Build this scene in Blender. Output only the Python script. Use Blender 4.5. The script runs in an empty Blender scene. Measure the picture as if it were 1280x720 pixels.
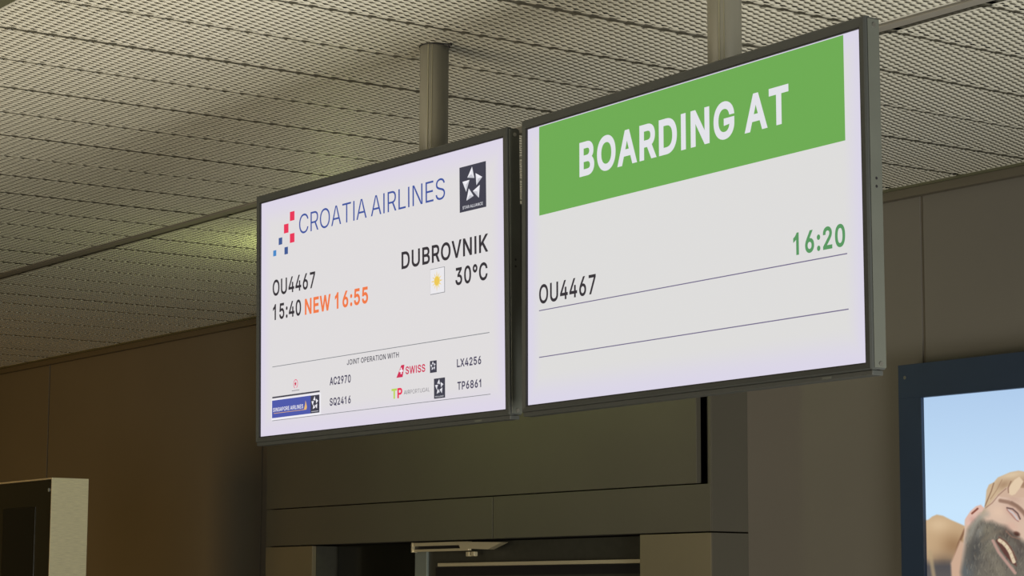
import bpy, bmesh, math, random
import numpy as np
from mathutils import Matrix, Vector

random.seed(7)
C = bpy.context.scene.collection
EYE = 1.6                                  # eye height; all heights below are given above the eye and lifted by EYE

# ---------------------------------------------------------------- camera
cam = bpy.data.objects.new('camera', bpy.data.cameras.new('camera'))
C.objects.link(cam)
cam.data.sensor_width = 36.0
cam.data.lens = 2891.58 / 1280 * 36
cam.data.clip_start = 0.05
Y_, P_, R_ = math.radians(54.8734), math.radians(7.728), math.radians(0.258)
fwd = Vector((-math.sin(Y_) * math.cos(P_), math.cos(Y_) * math.cos(P_), math.sin(P_)))
right0 = Vector((math.cos(Y_), math.sin(Y_), 0)); up0 = right0.cross(fwd)
rt = right0 * math.cos(R_) + up0 * math.sin(R_); up = -right0 * math.sin(R_) + up0 * math.cos(R_)
M = Matrix((rt, up, -fwd)).transposed().to_4x4()
cam.matrix_world = Matrix.Translation((0, 0, EYE)) @ M
bpy.context.scene.camera = cam

# ---------------------------------------------------------------- world, lights, exposure
sc = bpy.context.scene
sc.view_settings.view_transform = 'Standard'
sc.view_settings.look = 'None'
sc.view_settings.exposure = 0.0
sc.view_settings.gamma = 1.0
w = bpy.data.worlds.new('world'); sc.world = w; w.use_nodes = True
w.node_tree.nodes['Background'].inputs[0].default_value = (1.0, 0.84, 0.55, 1)
w.node_tree.nodes['Background'].inputs[1].default_value = 0.018

def area(name, loc, target, size, power, col):
    l = bpy.data.lights.new(name, 'AREA'); l.shape = 'SQUARE'; l.size = size; l.energy = power; l.color = col
    o = bpy.data.objects.new(name, l); C.objects.link(o); o.location = loc
    o.rotation_euler = (Vector(target) - Vector(loc)).to_track_quat('-Z', 'Y').to_euler()
    return o
def point(name, loc, power, col, r=0.06):
    l = bpy.data.lights.new(name, 'POINT'); l.energy = power; l.color = col; l.shadow_soft_size = r
    o = bpy.data.objects.new(name, l); C.objects.link(o); o.location = loc
    return o
# hall lighting behind and to the right of the camera, a warm hall lamp far left, a greenish lamp behind the left display
h = area('hall_light', (-4.4, -0.3, 1.5), (-4.9, 2.7, 2.9), 2.2, 44, (1.0, 0.87, 0.63)); h.data.spread = math.radians(125)
area('hall_light_right', (-0.6, 2.5, 0.9), (-3.6, 3.3, 2.9), 1.6, 122, (1.0, 0.97, 0.85))
hl = area('hall_light_left', (-10.5, -1.5, 0.9), (-11.6, 5.0, 1.3), 2.2, 18, (1.0, 0.55, 0.10))
hl.data.spread = math.radians(70)
point('lamp_behind_display', (-7.1, 4.22, 2.70), 5.5, (0.86, 1.0, 0.34), 0.06)

# ---------------------------------------------------------------- helpers
def link(o, parent=None):
    C.objects.link(o)
    if parent is not None: o.parent = parent
    return o
def mesh_obj(name, verts, faces, m, parent=None, smooth=False):
    me = bpy.data.meshes.new(name); me.from_pydata([tuple(v) for v in verts], [], faces); me.update()
    if m: me.materials.append(m)
    if smooth:
        for p in me.polygons: p.use_smooth = True
    return link(bpy.data.objects.new(name, me), parent)
def bm_obj(name, bm, m, parent=None, smooth=False):
    me = bpy.data.meshes.new(name); bmesh.ops.recalc_face_normals(bm, faces=bm.faces); bm.to_mesh(me); bm.free()
    if m: me.materials.append(m)
    if smooth:
        for p in me.polygons: p.use_smooth = True
    return link(bpy.data.objects.new(name, me), parent)
def add_box(bm, x0, x1, y0, y1, z0, z1, bevel=0.0):
    b2 = bmesh.new()
    bmesh.ops.create_cube(b2, size=1)
    bmesh.ops.scale(b2, vec=(x1 - x0, y1 - y0, z1 - z0), verts=b2.verts)
    bmesh.ops.translate(b2, vec=((x0 + x1) / 2, (y0 + y1) / 2, (z0 + z1) / 2), verts=b2.verts)
    if bevel: bmesh.ops.bevel(b2, geom=b2.edges[:], offset=bevel, segments=2, affect='EDGES', profile=0.6)
    tmp = bpy.data.meshes.new('t'); b2.to_mesh(tmp); b2.free(); bm.from_mesh(tmp); bpy.data.meshes.remove(tmp)
def box(name, x0, x1, y0, y1, z0, z1, m, parent=None, bevel=0.0):
    bm = bmesh.new(); add_box(bm, min(x0, x1), max(x0, x1), min(y0, y1), max(y0, y1), min(z0, z1), max(z0, z1), bevel)
    return bm_obj(name, bm, m, parent)
def add_cyl(bm, p, q, r, n=24, r2=None):
    p, q = Vector(p), Vector(q); d = q - p
    ret = bmesh.ops.create_cone(bm, cap_ends=True, segments=n, radius1=r, radius2=r if r2 is None else r2, depth=d.length)
    mat = Matrix.Translation((p + q) / 2) @ d.to_track_quat('Z', 'Y').to_matrix().to_4x4()
    bmesh.ops.transform(bm, matrix=mat, verts=ret['verts'])
def cyl(name, p, q, r, m, parent=None, n=32):
    bm = bmesh.new(); add_cyl(bm, p, q, r, n)
    o = bm_obj(name, bm, m, parent)
    for f in o.data.polygons: f.use_smooth = len(f.vertices) == 4
    return o
def empty(name, loc, label=None, cat=None, group=None, kind=None, parent=None):
    o = bpy.data.objects.new(name, None); o.empty_display_size = 0.1; link(o, parent); o.location = loc
    if label: o['label'] = label
    if cat: o['category'] = cat
    if group: o['group'] = group
    if kind: o['kind'] = kind
    return o

# ---------------------------------------------------------------- materials
def srgb(r, g, b):
    f = lambda c: (c / 255 / 12.92) if c <= 10 else (((c / 255) + 0.055) / 1.055) ** 2.4
    return (f(r), f(g), f(b), 1.0)
def mat(name, col, rough=0.6, metal=0.0, noise=0.0, scale=8.0, bump=0.0, bscale=120.0, stretch=(1, 1, 1), spec=0.5):
    m = bpy.data.materials.new(name); m.use_nodes = True; nt = m.node_tree; b = nt.nodes['Principled BSDF']
    b.inputs['Base Color'].default_value = col; b.inputs['Roughness'].default_value = rough; b.inputs['Metallic'].default_value = metal
    b.inputs['Specular IOR Level'].default_value = spec
    if noise or bump:
        tc = nt.nodes.new('ShaderNodeTexCoord'); mp = nt.nodes.new('ShaderNodeMapping'); mp.inputs['Scale'].default_value = stretch
        nt.links.new(tc.outputs['Object'], mp.inputs['Vector'])
    if noise:
        n = nt.nodes.new('ShaderNodeTexNoise'); n.inputs['Scale'].default_value = scale; n.inputs['Detail'].default_value = 5
        nt.links.new(mp.outputs[0], n.inputs['Vector'])
        r = nt.nodes.new('ShaderNodeValToRGB')
        r.color_ramp.elements[0].position = 0.3; r.color_ramp.elements[1].position = 0.7
        r.color_ramp.elements[0].color = tuple(c * (1 - noise) for c in col[:3]) + (1,)
        r.color_ramp.elements[1].color = tuple(min(1, c * (1 + noise)) for c in col[:3]) + (1,)
        nt.links.new(n.outputs['Fac'], r.inputs[0]); nt.links.new(r.outputs[0], b.inputs['Base Color'])
    if bump:
        n2 = nt.nodes.new('ShaderNodeTexNoise'); n2.inputs['Scale'].default_value = bscale
        nt.links.new(mp.outputs[0], n2.inputs['Vector'])
        bp = nt.nodes.new('ShaderNodeBump'); bp.inputs['Strength'].default_value = bump; bp.inputs['Distance'].default_value = 0.002
        nt.links.new(n2.outputs['Fac'], bp.inputs['Height']); nt.links.new(bp.outputs[0], b.inputs['Normal'])
    return m
def emis(name, col, strength=1.0, base=(0.01, 0.01, 0.01, 1), rough=0.35):
    m = bpy.data.materials.new(name); m.use_nodes = True; b = m.node_tree.nodes['Principled BSDF']
    b.inputs['Base Color'].default_value = base; b.inputs['Roughness'].default_value = rough
    b.inputs['Specular IOR Level'].default_value = 0.1
    b.inputs['Emission Color'].default_value = col; b.inputs['Emission Strength'].default_value = strength
    return m
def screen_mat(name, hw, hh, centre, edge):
    """Screen emission colour: a little bluer towards the rim of the panel."""
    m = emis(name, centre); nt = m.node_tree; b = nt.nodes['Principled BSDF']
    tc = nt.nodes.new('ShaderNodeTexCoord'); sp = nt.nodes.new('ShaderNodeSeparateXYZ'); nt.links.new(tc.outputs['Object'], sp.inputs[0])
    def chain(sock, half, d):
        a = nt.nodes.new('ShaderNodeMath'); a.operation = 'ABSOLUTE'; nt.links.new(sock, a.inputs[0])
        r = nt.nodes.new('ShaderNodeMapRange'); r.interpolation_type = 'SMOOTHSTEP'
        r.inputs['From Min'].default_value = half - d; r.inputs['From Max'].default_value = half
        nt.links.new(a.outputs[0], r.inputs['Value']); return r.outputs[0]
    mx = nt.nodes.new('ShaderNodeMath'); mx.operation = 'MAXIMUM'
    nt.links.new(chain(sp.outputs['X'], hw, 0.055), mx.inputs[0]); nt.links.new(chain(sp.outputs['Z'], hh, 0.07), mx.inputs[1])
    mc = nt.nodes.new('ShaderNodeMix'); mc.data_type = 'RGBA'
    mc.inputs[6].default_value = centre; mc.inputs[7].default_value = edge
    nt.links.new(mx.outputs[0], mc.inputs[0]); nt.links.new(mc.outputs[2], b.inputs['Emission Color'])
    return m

M_panel = mat('ceiling_metal', (0.72, 0.70, 0.61, 1), 0.5, 0.0, 0.06, 2.0)
M_fleece = mat('acoustic_fleece_grey', (0.235, 0.225, 0.185, 1), 0.95)
M_cove = mat('cove_brown', (0.12, 0.105, 0.08, 1), 0.6)
M_plenum = mat('plenum_black', (0.02, 0.018, 0.014, 1), 0.9)
M_tbar = mat('ceiling_bar_metal', (0.29, 0.27, 0.23, 1), 0.5)
M_groove = mat('groove_grey', (0.045, 0.045, 0.045, 1), 0.8)
M_dark_bar = mat('ceiling_bar_dark', (0.10, 0.10, 0.06, 1), 0.6)
M_wall = mat('wall_laminate', (0.158, 0.146, 0.130, 1), 0.6, 0, 0.05, 1.5, 0.15, 260)
M_gap = mat('joint_dark', (0.03, 0.026, 0.02, 1), 0.9)
M_portal = mat('portal_laminate', (0.104, 0.098, 0.080, 1), 0.55, 0, 0.05, 2, 0.1, 240)
M_pillar = mat('pillar_laminate', (0.185, 0.160, 0.110, 1), 0.5, 0, 0.05, 2, 0.1, 240)
M_floor = mat('floor_terrazzo', (0.22, 0.20, 0.17, 1), 0.45, 0, 0.2, 40)
M_case = mat('display_case_grey', (0.050, 0.054, 0.053, 1), 0.42, 0.0, 0.04, 30)
M_side = mat('side_plate_grey', (0.098, 0.106, 0.094, 1), 0.45, 0.1, 0.05, 12)
M_rim = mat('screen_rim_black', (0.012, 0.011, 0.014, 1), 0.5)
M_pole = mat('pole_painted_metal', (0.22, 0.215, 0.18, 1), 0.5, 0.0)
M_seam = mat('pole_seam', (0.30, 0.29, 0.21, 1), 0.35, 0.4)
M_screw = mat('screw_steel', (0.30, 0.30, 0.28, 1), 0.35, 0.8)
M_frame = mat('lightbox_frame_blue_black', (0.018, 0.034, 0.070, 1), 0.45, 0.0, 0.06, 10)
M_steel = mat('brushed_steel', (0.84, 0.78, 0.60, 1), 0.5, 0.15, 0.10, 30, 0.25, 60, (1, 1, 12))
M_glassblk = mat('dark_glass', (0.022, 0.022, 0.014, 1), 0.25)
M_kframe = mat('kiosk_frame_dark', (0.035, 0.035, 0.022, 1), 0.4)
M_chrome = mat('worn_chrome', (0.88, 0.80, 0.58, 1), 0.35, 0.5)
M_stile = mat('door_aluminium', (0.27, 0.32, 0.31, 1), 0.4, 0.2)
M_doorleaf = mat('door_leaf_dark', (0.050, 0.050, 0.040, 1), 0.35, 0, 0.10, 40)
M_doorglass = mat('door_glass_dark', (0.012, 0.013, 0.010, 1), 0.15)
# letter outlines: advance width, then closed bezier loops (left handle, point, right handle), 1000 units to the em
GLYPHS = {
'0':(453,[[264,-7,227,-7,189,-7,157,3,130,24,103,45,83,74,69,113,55,152,48,199,48,254,48,309,55,356,69,395,83,434,104,464,130,484,157,505,189,516,227,516,264,516,296,505,323,484,350,464,370,434,384,395,398,356,405,309,405,254,405,199,398,152,384,113,370,74,350,45,323,24,297,3],[202,50,227,50,252,50,273,58,290,74,308,90,321,113,330,144,339,174,344,211,344,254,344,297,339,334,330,365,321,395,308,419,290,435,273,451,252,460,227,460,202,460,180,451,163,435,146,419,132,395,123,365,114,334,109,297,109,254,109,211,114,174,123,144,132,113,146,90,163,74,180,58]]),
'1':(453,[[181,0,76,0,76,18,76,36,76,55,181,55,286,55,391,55,391,36,391,18,391,0,286,0],[250,509,276,509,276,339,276,170,276,0,255,0,234,0,212,0,212,149,212,299,212,448,211,448,210,448,209,448,168,418,127,388,86,358,86,381,86,404,86,427,123,454,161,481,198,509,224,509]]),
'2':(453,[[172,0,64,0,64,16,64,32,64,47,121,108,177,168,234,229,254,249,270,267,282,282,295,298,304,313,311,327,317,341,320,356,320,371,320,390,316,405,308,419,299,432,288,442,273,449,259,456,242,460,224,460,204,460,187,456,172,447,158,439,147,428,139,413,131,399,127,382,127,362,107,362,86,362,66,362,66,392,72,419,86,442,100,465,119,483,143,496,167,509,194,516,225,516,255,516,282,509,306,497,329,484,348,467,361,445,374,424,381,399,381,372,381,354,378,335,371,318,364,300,353,280,336,259,319,237,296,211,267,180,229,140,191,100,153,60,153,59,153,58,153,57,231,57,310,57,389,57,389,38,389,19,389,0,281,0]]),
'3':(453,[[252,-7,218,-7,187,-7,158,-1,133,10,107,21,86,37,70,57,54,78,46,103,44,132,66,132,87,132,109,132,111,114,117,99,126,87,136,75,149,65,165,59,181,53,199,50,219,50,239,50,258,53,275,61,292,68,305,79,315,93,324,107,329,124,329,145,329,163,325,181,316,196,307,212,293,224,275,234,256,243,231,248,201,248,186,248,172,248,157,248,157,265,157,282,157,299,200,349,244,399,288,448,288,450,288,451,288,452,215,452,142,452,70,452,70,471,70,490,70,509,171,509,272,509,372,509,372,493,372,477,372,461,319,400,265,339,211,278,211,282,211,285,211,289,249,293,281,288,308,276,335,263,356,246,371,222,386,199,393,173,393,145,393,115,385,89,370,66,355,43,335,25,309,12,282,0]]),
'4':(453,[[164,105,40,105,40,123,40,141,40,158,109,275,178,392,247,509,268,509,289,509,311,509,243,394,176,280,109,166,109,165,109,164,109,163,210,163,312,163,413,163,413,144,413,125,413,105,289,105],[302,0,282,0,282,40,282,81,282,121,282,130,282,138,282,146,282,203,282,260,282,318,302,318,322,318,343,318,343,212,343,106,343,0,322,0]]),
'5':(453,[[254,-7,221,-7,191,-7,164,-1,140,11,116,23,97,39,83,60,69,81,61,104,60,130,81,130,101,130,122,130,124,115,129,101,138,89,147,77,159,67,173,60,188,53,204,50,221,50,242,50,260,55,276,64,292,74,305,87,314,104,323,121,328,141,328,162,328,184,323,204,314,221,304,238,291,252,275,262,258,272,239,277,218,277,201,277,184,274,167,268,151,263,138,255,128,246,108,248,88,250,67,253,77,338,86,423,96,509,186,509,276,509,366,509,366,490,366,471,366,452,294,452,222,452,151,452,145,402,139,352,134,301,135,301,135,301,136,301,147,311,161,319,178,325,194,331,211,334,229,334,253,334,274,329,294,321,313,313,331,301,345,285,359,270,371,252,379,231,387,210,391,188,391,163,391,130,384,101,369,76,354,50,334,30,309,15,283,1]]),
'6':(453,[[258,-7,226,-7,195,-7,167,0,142,15,118,29,98,49,84,74,71,100,64,129,64,162,64,186,69,212,80,239,91,266,110,300,137,340,176,396,214,453,252,509,276,509,299,509,322,509,265,426,208,344,151,261,149,261,147,261,145,261,150,271,157,280,165,288,174,296,184,302,196,307,207,312,221,314,235,314,266,314,293,308,316,295,339,282,357,263,370,240,382,216,389,189,389,157,389,125,382,97,368,73,354,48,334,28,310,14,286,0],[207,48,226,48,246,48,264,53,279,63,294,72,306,85,314,101,323,118,327,136,327,157,327,178,323,197,314,213,306,230,294,242,279,251,264,261,246,265,226,265,207,265,189,261,174,252,159,243,147,230,138,214,129,198,125,179,125,158,125,137,129,118,138,102,147,85,159,72,174,63,189,53]]),
'7':(453,[[120,0,97,0,172,149,248,299,323,448,323,450,323,451,323,452,236,452,149,452,62,452,62,471,62,490,62,509,172,509,281,509,391,509,391,489,391,469,391,449,315,299,240,150,165,0,142,0]]),
'8':(453,[[260,-7,226,-7,192,-7,162,-1,136,11,109,24,89,40,74,62,59,83,52,108,52,135,52,157,56,177,65,195,74,213,86,229,101,241,116,253,133,261,153,265,153,265,153,266,153,267,128,273,108,287,93,308,78,329,70,353,70,380,70,406,77,429,90,450,104,470,122,486,146,498,169,510,196,516,226,516,256,516,283,510,306,498,329,486,348,470,361,450,375,429,382,406,382,380,382,353,374,329,359,308,344,287,325,273,300,267,300,266,300,265,300,265,319,261,336,253,351,241,366,229,378,213,387,195,396,177,401,157,401,135,401,108,393,83,378,62,364,40,343,24,317,11,291,-1],[204,49,226,49,249,49,268,53,285,60,301,68,314,78,323,91,332,105,337,121,337,139,337,158,332,174,322,189,313,203,300,214,283,223,266,231,247,235,226,235,205,235,186,231,169,223,152,214,139,203,130,189,120,174,115,158,115,139,115,121,120,105,129,91,138,78,151,68,167,60,184,53],[208,290,226,290,244,290,260,293,274,300,288,307,299,318,307,330,315,343,319,358,319,376,319,393,315,407,308,420,300,433,289,443,275,449,261,456,245,460,226,460,208,460,191,456,177,449,163,443,152,433,145,420,137,407,133,393,133,376,133,358,137,343,145,330,152,318,163,307,178,300,192,293]]),
'9':(453,[[195,516,226,516,258,516,286,508,310,494,335,480,354,460,368,434,382,409,389,380,389,347,389,323,383,297,373,270,362,243,343,209,315,168,277,112,239,56,200,0,177,0,154,0,130,0,187,83,244,165,301,248,303,248,305,248,307,248,303,238,296,229,287,221,279,213,269,207,257,202,245,197,232,195,218,195,187,195,160,201,137,214,114,227,96,245,83,269,70,292,64,320,64,352,64,384,71,412,85,436,99,461,118,480,143,494,167,508],[246,460,226,460,207,460,189,456,174,446,159,437,147,424,138,407,130,391,125,372,125,352,125,330,130,312,138,295,147,279,159,266,174,257,189,248,207,243,226,243,246,243,263,248,279,257,294,266,306,279,314,295,323,311,327,330,327,350,327,372,323,391,314,407,306,424,294,437,279,446,264,456]]),
':':(188,[[108,-4,95,-4,83,-4,72,0,63,9,54,18,50,28,50,41,50,54,54,65,63,73,72,82,83,87,95,87,108,87,119,82,128,73,137,65,141,54,141,41,141,28,137,18,128,9,119,0],[108,271,95,271,83,271,72,275,63,284,54,293,50,304,50,316,50,329,54,340,63,349,72,357,83,362,95,362,108,362,119,357,128,349,137,340,141,329,141,316,141,304,137,293,128,284,119,275]]),
'A':(480,[[39,0,16,0,78,170,140,339,201,509,226,509,251,509,276,509,338,339,401,170,463,0,440,0,418,0,395,0,359,101,323,202,287,302,281,321,273,344,264,372,255,400,245,435,232,478,236,478,241,478,245,478,233,435,222,399,213,371,204,343,196,320,191,302,155,202,120,101,85,0,62,0],[197,142,110,142,110,161,110,180,110,199,197,199,283,199,370,199,370,180,370,161,370,142,283,142]]),
'B':(456,[[122,0,60,0,60,170,60,339,60,509,120,509,181,509,241,509,276,509,306,503,329,491,352,479,369,462,381,442,392,422,398,399,398,374,398,352,394,334,387,320,379,306,369,294,356,286,344,277,330,271,315,267,315,265,315,264,315,262,331,261,347,255,363,245,379,235,392,221,402,203,413,185,418,163,418,136,418,111,412,87,400,67,388,46,370,30,344,18,319,6,287,0,247,0,184,0],[125,115,125,57,165,57,205,57,245,57,284,57,313,65,330,80,347,95,355,114,355,137,355,154,351,170,342,184,334,198,321,209,306,218,290,227,271,231,248,231,207,231,166,231,125,231,125,173],[125,341,125,285,162,285,200,285,238,285,257,285,273,289,288,296,303,303,315,313,323,326,332,339,336,355,336,372,336,395,328,414,313,429,297,444,273,452,240,452,202,452,163,452,125,452,125,396]]),
'C':(510,[[293,-7,267,-7,223,-7,184,4,150,25,116,46,89,76,70,115,50,154,40,201,40,254,40,308,50,354,70,393,89,432,116,462,150,484,184,505,223,516,267,516,293,516,317,512,340,504,363,497,384,486,402,471,420,457,436,439,448,418,460,398,468,374,473,348,451,348,430,348,408,348,404,366,398,381,389,395,381,408,370,419,357,428,345,438,331,444,315,449,300,454,284,456,267,456,236,456,208,448,184,432,159,417,139,394,125,364,111,334,103,297,103,254,103,211,111,175,125,145,140,115,159,92,184,76,209,61,236,53,267,53,284,53,300,55,315,60,331,65,345,71,357,81,370,90,381,101,389,114,398,128,404,143,408,160,430,160,451,160,473,160,469,135,460,111,448,91,436,70,421,52,402,38,384,23,363,12,341,5,318,-3]]),
'D':(502,[[271,0,219,0,178,0,137,0,96,0,96,19,96,38,96,57,136,57,175,57,215,57,256,57,291,65,318,81,345,97,366,119,379,149,392,179,399,214,399,255,399,296,392,331,379,361,366,390,346,412,320,428,293,444,260,452,221,452,178,452,136,452,93,452,93,471,93,490,93,509,137,509,181,509,225,509,275,509,317,499,353,478,388,458,415,429,433,391,452,353,462,308,462,255,462,202,452,157,433,119,414,81,387,51,351,31,314,10],[103,509,125,509,125,339,125,170,125,0,103,0,82,0,60,0,60,170,60,339,60,509,82,509]]),
'E':(419,[[165,0,60,0,60,170,60,339,60,509,164,509,268,509,372,509,372,490,372,471,372,452,290,452,207,452,125,452,125,396,125,341,125,286,202,286,278,286,355,286,355,267,355,248,355,229,278,229,202,229,125,229,125,172,125,114,125,57,208,57,292,57,375,57,375,38,375,19,375,0,270,0]]),
'G':(520,[[309,-7,269,-7,223,-7,184,4,149,25,115,46,88,77,69,116,50,155,40,201,40,254,40,308,50,354,69,393,88,432,115,462,149,484,183,505,221,516,265,516,292,516,317,512,340,504,364,496,385,484,403,469,422,454,437,437,449,416,461,396,470,373,474,349,452,349,430,349,408,349,403,365,396,380,387,393,379,406,368,417,356,427,344,436,330,444,315,448,300,453,283,456,265,456,235,456,208,448,183,432,159,417,139,394,125,364,111,334,103,297,103,254,103,211,111,175,125,145,140,115,159,92,184,76,209,61,237,53,269,53,297,53,323,59,345,71,367,83,384,101,396,123,409,146,415,172,415,202,421,201,428,200,434,199,384,199,333,199,283,199,283,218,283,237,283,256,348,256,413,256,478,256,478,237,478,219,478,200,478,158,469,122,451,91,433,60,408,36,377,19,345,2]]),
'H':(517,[[82,0,60,0,60,170,60,339,60,509,82,509,103,509,125,509,125,435,125,362,125,289,214,289,303,289,392,289,392,362,392,435,392,509,414,509,435,509,457,509,457,339,457,170,457,0,435,0,414,0,392,0,392,77,392,155,392,232,303,232,214,232,125,232,125,155,125,77,125,0,103,0]]),
'I':(300,[[111,0,31,0,31,19,31,38,31,57,60,57,89,57,118,57,118,189,118,320,118,452,89,452,60,452,31,452,31,471,31,490,31,509,111,509,190,509,269,509,269,490,269,471,269,452,240,452,212,452,183,452,183,320,183,189,183,57,212,57,240,57,269,57,269,38,269,19,269,0,190,0]]),
'J':(396,[[230,-7,185,-7,140,-7,104,6,75,33,47,59,33,97,33,145,33,155,33,164,33,173,55,173,76,173,98,173,98,164,98,155,98,145,98,114,106,91,122,74,137,58,159,50,185,50,211,50,232,58,248,74,264,91,272,114,272,145,272,267,272,388,272,509,293,509,315,509,336,509,336,388,336,267,336,145,336,97,322,59,294,33,266,6]]),
'K':(467,[[146,189,104,145,104,169,104,193,104,216,116,232,128,247,139,261,151,275,162,290,174,303,187,317,199,331,212,344,262,399,313,454,364,509,392,509,420,509,448,509,376,431,304,353,231,276,230,276,229,276,228,276,187,233],[82,0,60,0,60,170,60,339,60,509,82,509,103,509,125,509,125,451,125,392,125,334,124,298,124,261,124,225,124,214,124,204,125,193,125,129,125,64,125,0,103,0],[398,0,372,0,311,86,249,173,188,259,201,276,215,293,228,309,302,206,375,103,449,0,423,0]]),
'L':(393,[[160,0,60,0,60,170,60,339,60,509,82,509,103,509,125,509,125,358,125,208,125,57,203,57,282,57,361,57,361,38,361,19,361,0,261,0]]),
'N':(523,[[82,0,60,0,60,170,60,339,60,509,85,509,111,509,136,509,205,400,274,291,343,183,349,174,355,164,363,151,370,138,379,123,388,107,396,90,405,73,414,55,411,55,408,54,405,54,403,72,401,90,401,108,400,126,399,142,399,157,399,172,399,185,399,195,399,300,399,404,399,509,420,509,442,509,463,509,463,339,463,170,463,0,438,0,412,0,387,0,325,97,264,193,202,290,194,303,186,316,177,331,169,345,159,362,148,381,137,400,123,424,108,452,111,453,115,453,119,454,120,428,121,405,122,384,123,362,124,344,124,328,125,312,125,300,125,291,125,194,125,97,125,0,103,0]]),
'O':(533,[[311,-7,267,-7,223,-7,184,4,150,25,116,46,90,76,70,115,50,154,40,201,40,254,40,308,50,354,70,393,90,432,116,462,150,484,184,505,223,516,267,516,311,516,350,505,384,484,418,462,444,432,464,393,483,354,493,308,493,254,493,201,483,154,464,115,444,76,418,46,384,25,350,4],[236,53,267,53,297,53,325,61,349,76,374,91,394,114,408,144,423,174,430,211,430,254,430,298,423,335,408,365,394,395,374,417,349,433,325,448,297,456,267,456,236,456,209,448,184,433,159,417,140,394,125,364,111,334,103,297,103,254,103,211,111,174,125,144,140,114,159,92,184,76,209,61]]),
'P':(445,[[82,0,60,0,60,170,60,339,60,509,118,509,177,509,235,509,274,509,307,502,332,487,358,473,377,454,390,430,402,405,409,378,409,348,409,317,402,290,390,265,377,241,358,222,332,207,307,193,274,186,235,186,193,186,151,186,109,186,109,205,109,224,109,242,150,242,191,242,233,242,259,242,281,247,297,256,313,265,325,278,333,294,341,310,344,328,344,348,344,368,341,386,333,402,325,417,313,430,297,439,280,448,259,452,232,452,196,452,160,452,125,452,125,301,125,151,125,0,103,0]]),
'Q':(533,[[274,121,245,159,268,159,290,159,313,159,332,134,351,109,369,85,374,78,379,71,384,65,412,27,440,-10,468,-48,446,-48,423,-48,401,-48,382,-23,364,2,346,27,341,33,336,39,331,46,302,84],[311,-7,267,-7,223,-7,184,4,150,25,116,46,90,76,70,115,50,154,40,201,40,254,40,308,50,354,70,393,90,432,116,462,150,484,184,505,223,516,267,516,311,516,350,505,384,484,418,462,444,432,464,393,483,354,493,308,493,254,493,201,483,154,464,115,444,76,418,46,384,25,350,4],[236,53,267,53,297,53,325,61,349,76,374,91,394,114,408,144,423,174,430,211,430,254,430,298,423,335,408,365,394,395,374,417,349,433,325,448,297,456,267,456,236,456,209,448,184,433,159,417,140,394,125,364,111,334,103,297,103,254,103,211,111,174,125,144,140,114,159,92,184,76,209,61]]),
'R':(449,[[82,0,60,0,60,170,60,339,60,509,119,509,177,509,236,509,275,509,307,502,333,489,359,475,378,457,390,433,403,410,409,382,409,352,409,321,403,295,390,271,378,248,359,230,333,217,307,204,275,198,236,198,189,198,143,198,96,198,96,217,96,236,96,255,142,255,188,255,234,255,260,255,281,259,298,267,314,275,326,286,334,300,341,315,345,332,345,352,345,372,341,390,334,405,326,420,314,431,298,440,281,448,259,452,233,452,197,452,161,452,125,452,125,301,125,151,125,0,103,0],[378,0,353,0,312,76,271,153,230,229,254,229,279,229,303,229,344,153,386,76,428,0,403,0]]),
'S':(447,[[263,-9,224,-9,187,-9,155,-3,128,9,100,21,79,38,64,60,49,82,40,107,38,137,60,137,82,137,104,137,106,117,112,101,123,88,134,75,149,65,166,59,184,52,203,49,224,49,247,49,268,53,286,60,304,68,319,78,329,92,340,105,346,121,346,139,346,155,341,169,332,179,323,189,311,198,296,205,281,211,264,217,245,222,224,228,204,234,184,239,142,251,109,268,86,289,63,311,52,339,52,372,52,401,60,426,75,448,90,469,111,486,138,498,164,510,194,516,227,516,261,516,290,510,316,498,342,486,362,469,377,449,392,428,400,404,401,378,380,378,358,378,337,378,335,403,323,423,302,437,281,451,256,459,225,459,203,459,184,455,167,448,151,441,138,431,129,418,120,406,115,391,115,376,115,358,120,344,131,334,142,323,154,314,169,308,184,302,199,297,212,293,230,289,247,284,264,279,279,275,295,270,312,264,328,257,344,248,359,238,373,227,385,214,395,198,404,181,408,162,408,139,408,111,401,86,386,64,372,41,351,24,323,11,296,-2]]),
'T':(449,[[85,452,32,452,32,471,32,490,32,509,160,509,288,509,417,509,417,490,417,471,417,452,363,452,310,452,257,452,257,301,257,151,257,0,235,0,214,0,193,0,193,151,193,301,193,452,139,452]]),
'U':(517,[[299,-8,259,-8,219,-8,184,0,154,15,124,31,101,53,85,80,68,107,60,138,60,173,60,285,60,397,60,509,81,509,103,509,124,509,124,399,124,288,124,178,124,154,130,132,141,113,152,94,167,79,187,68,207,57,231,52,259,52,287,52,311,57,331,68,351,79,366,94,377,113,387,132,393,154,393,178,393,288,393,399,393,509,414,509,436,509,457,509,457,397,457,285,457,173,457,138,449,107,433,80,416,53,393,31,363,15,334,0]]),
'V':(480,[[229,0,204,0,141,170,79,339,16,509,39,509,62,509,84,509,120,408,156,307,192,206,198,189,206,166,215,137,224,109,235,73,248,31,243,31,239,31,235,31,247,74,258,110,267,138,276,166,284,189,290,206,325,307,360,408,395,509,417,509,440,509,463,509,401,339,340,170,278,0,253,0]]),
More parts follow.
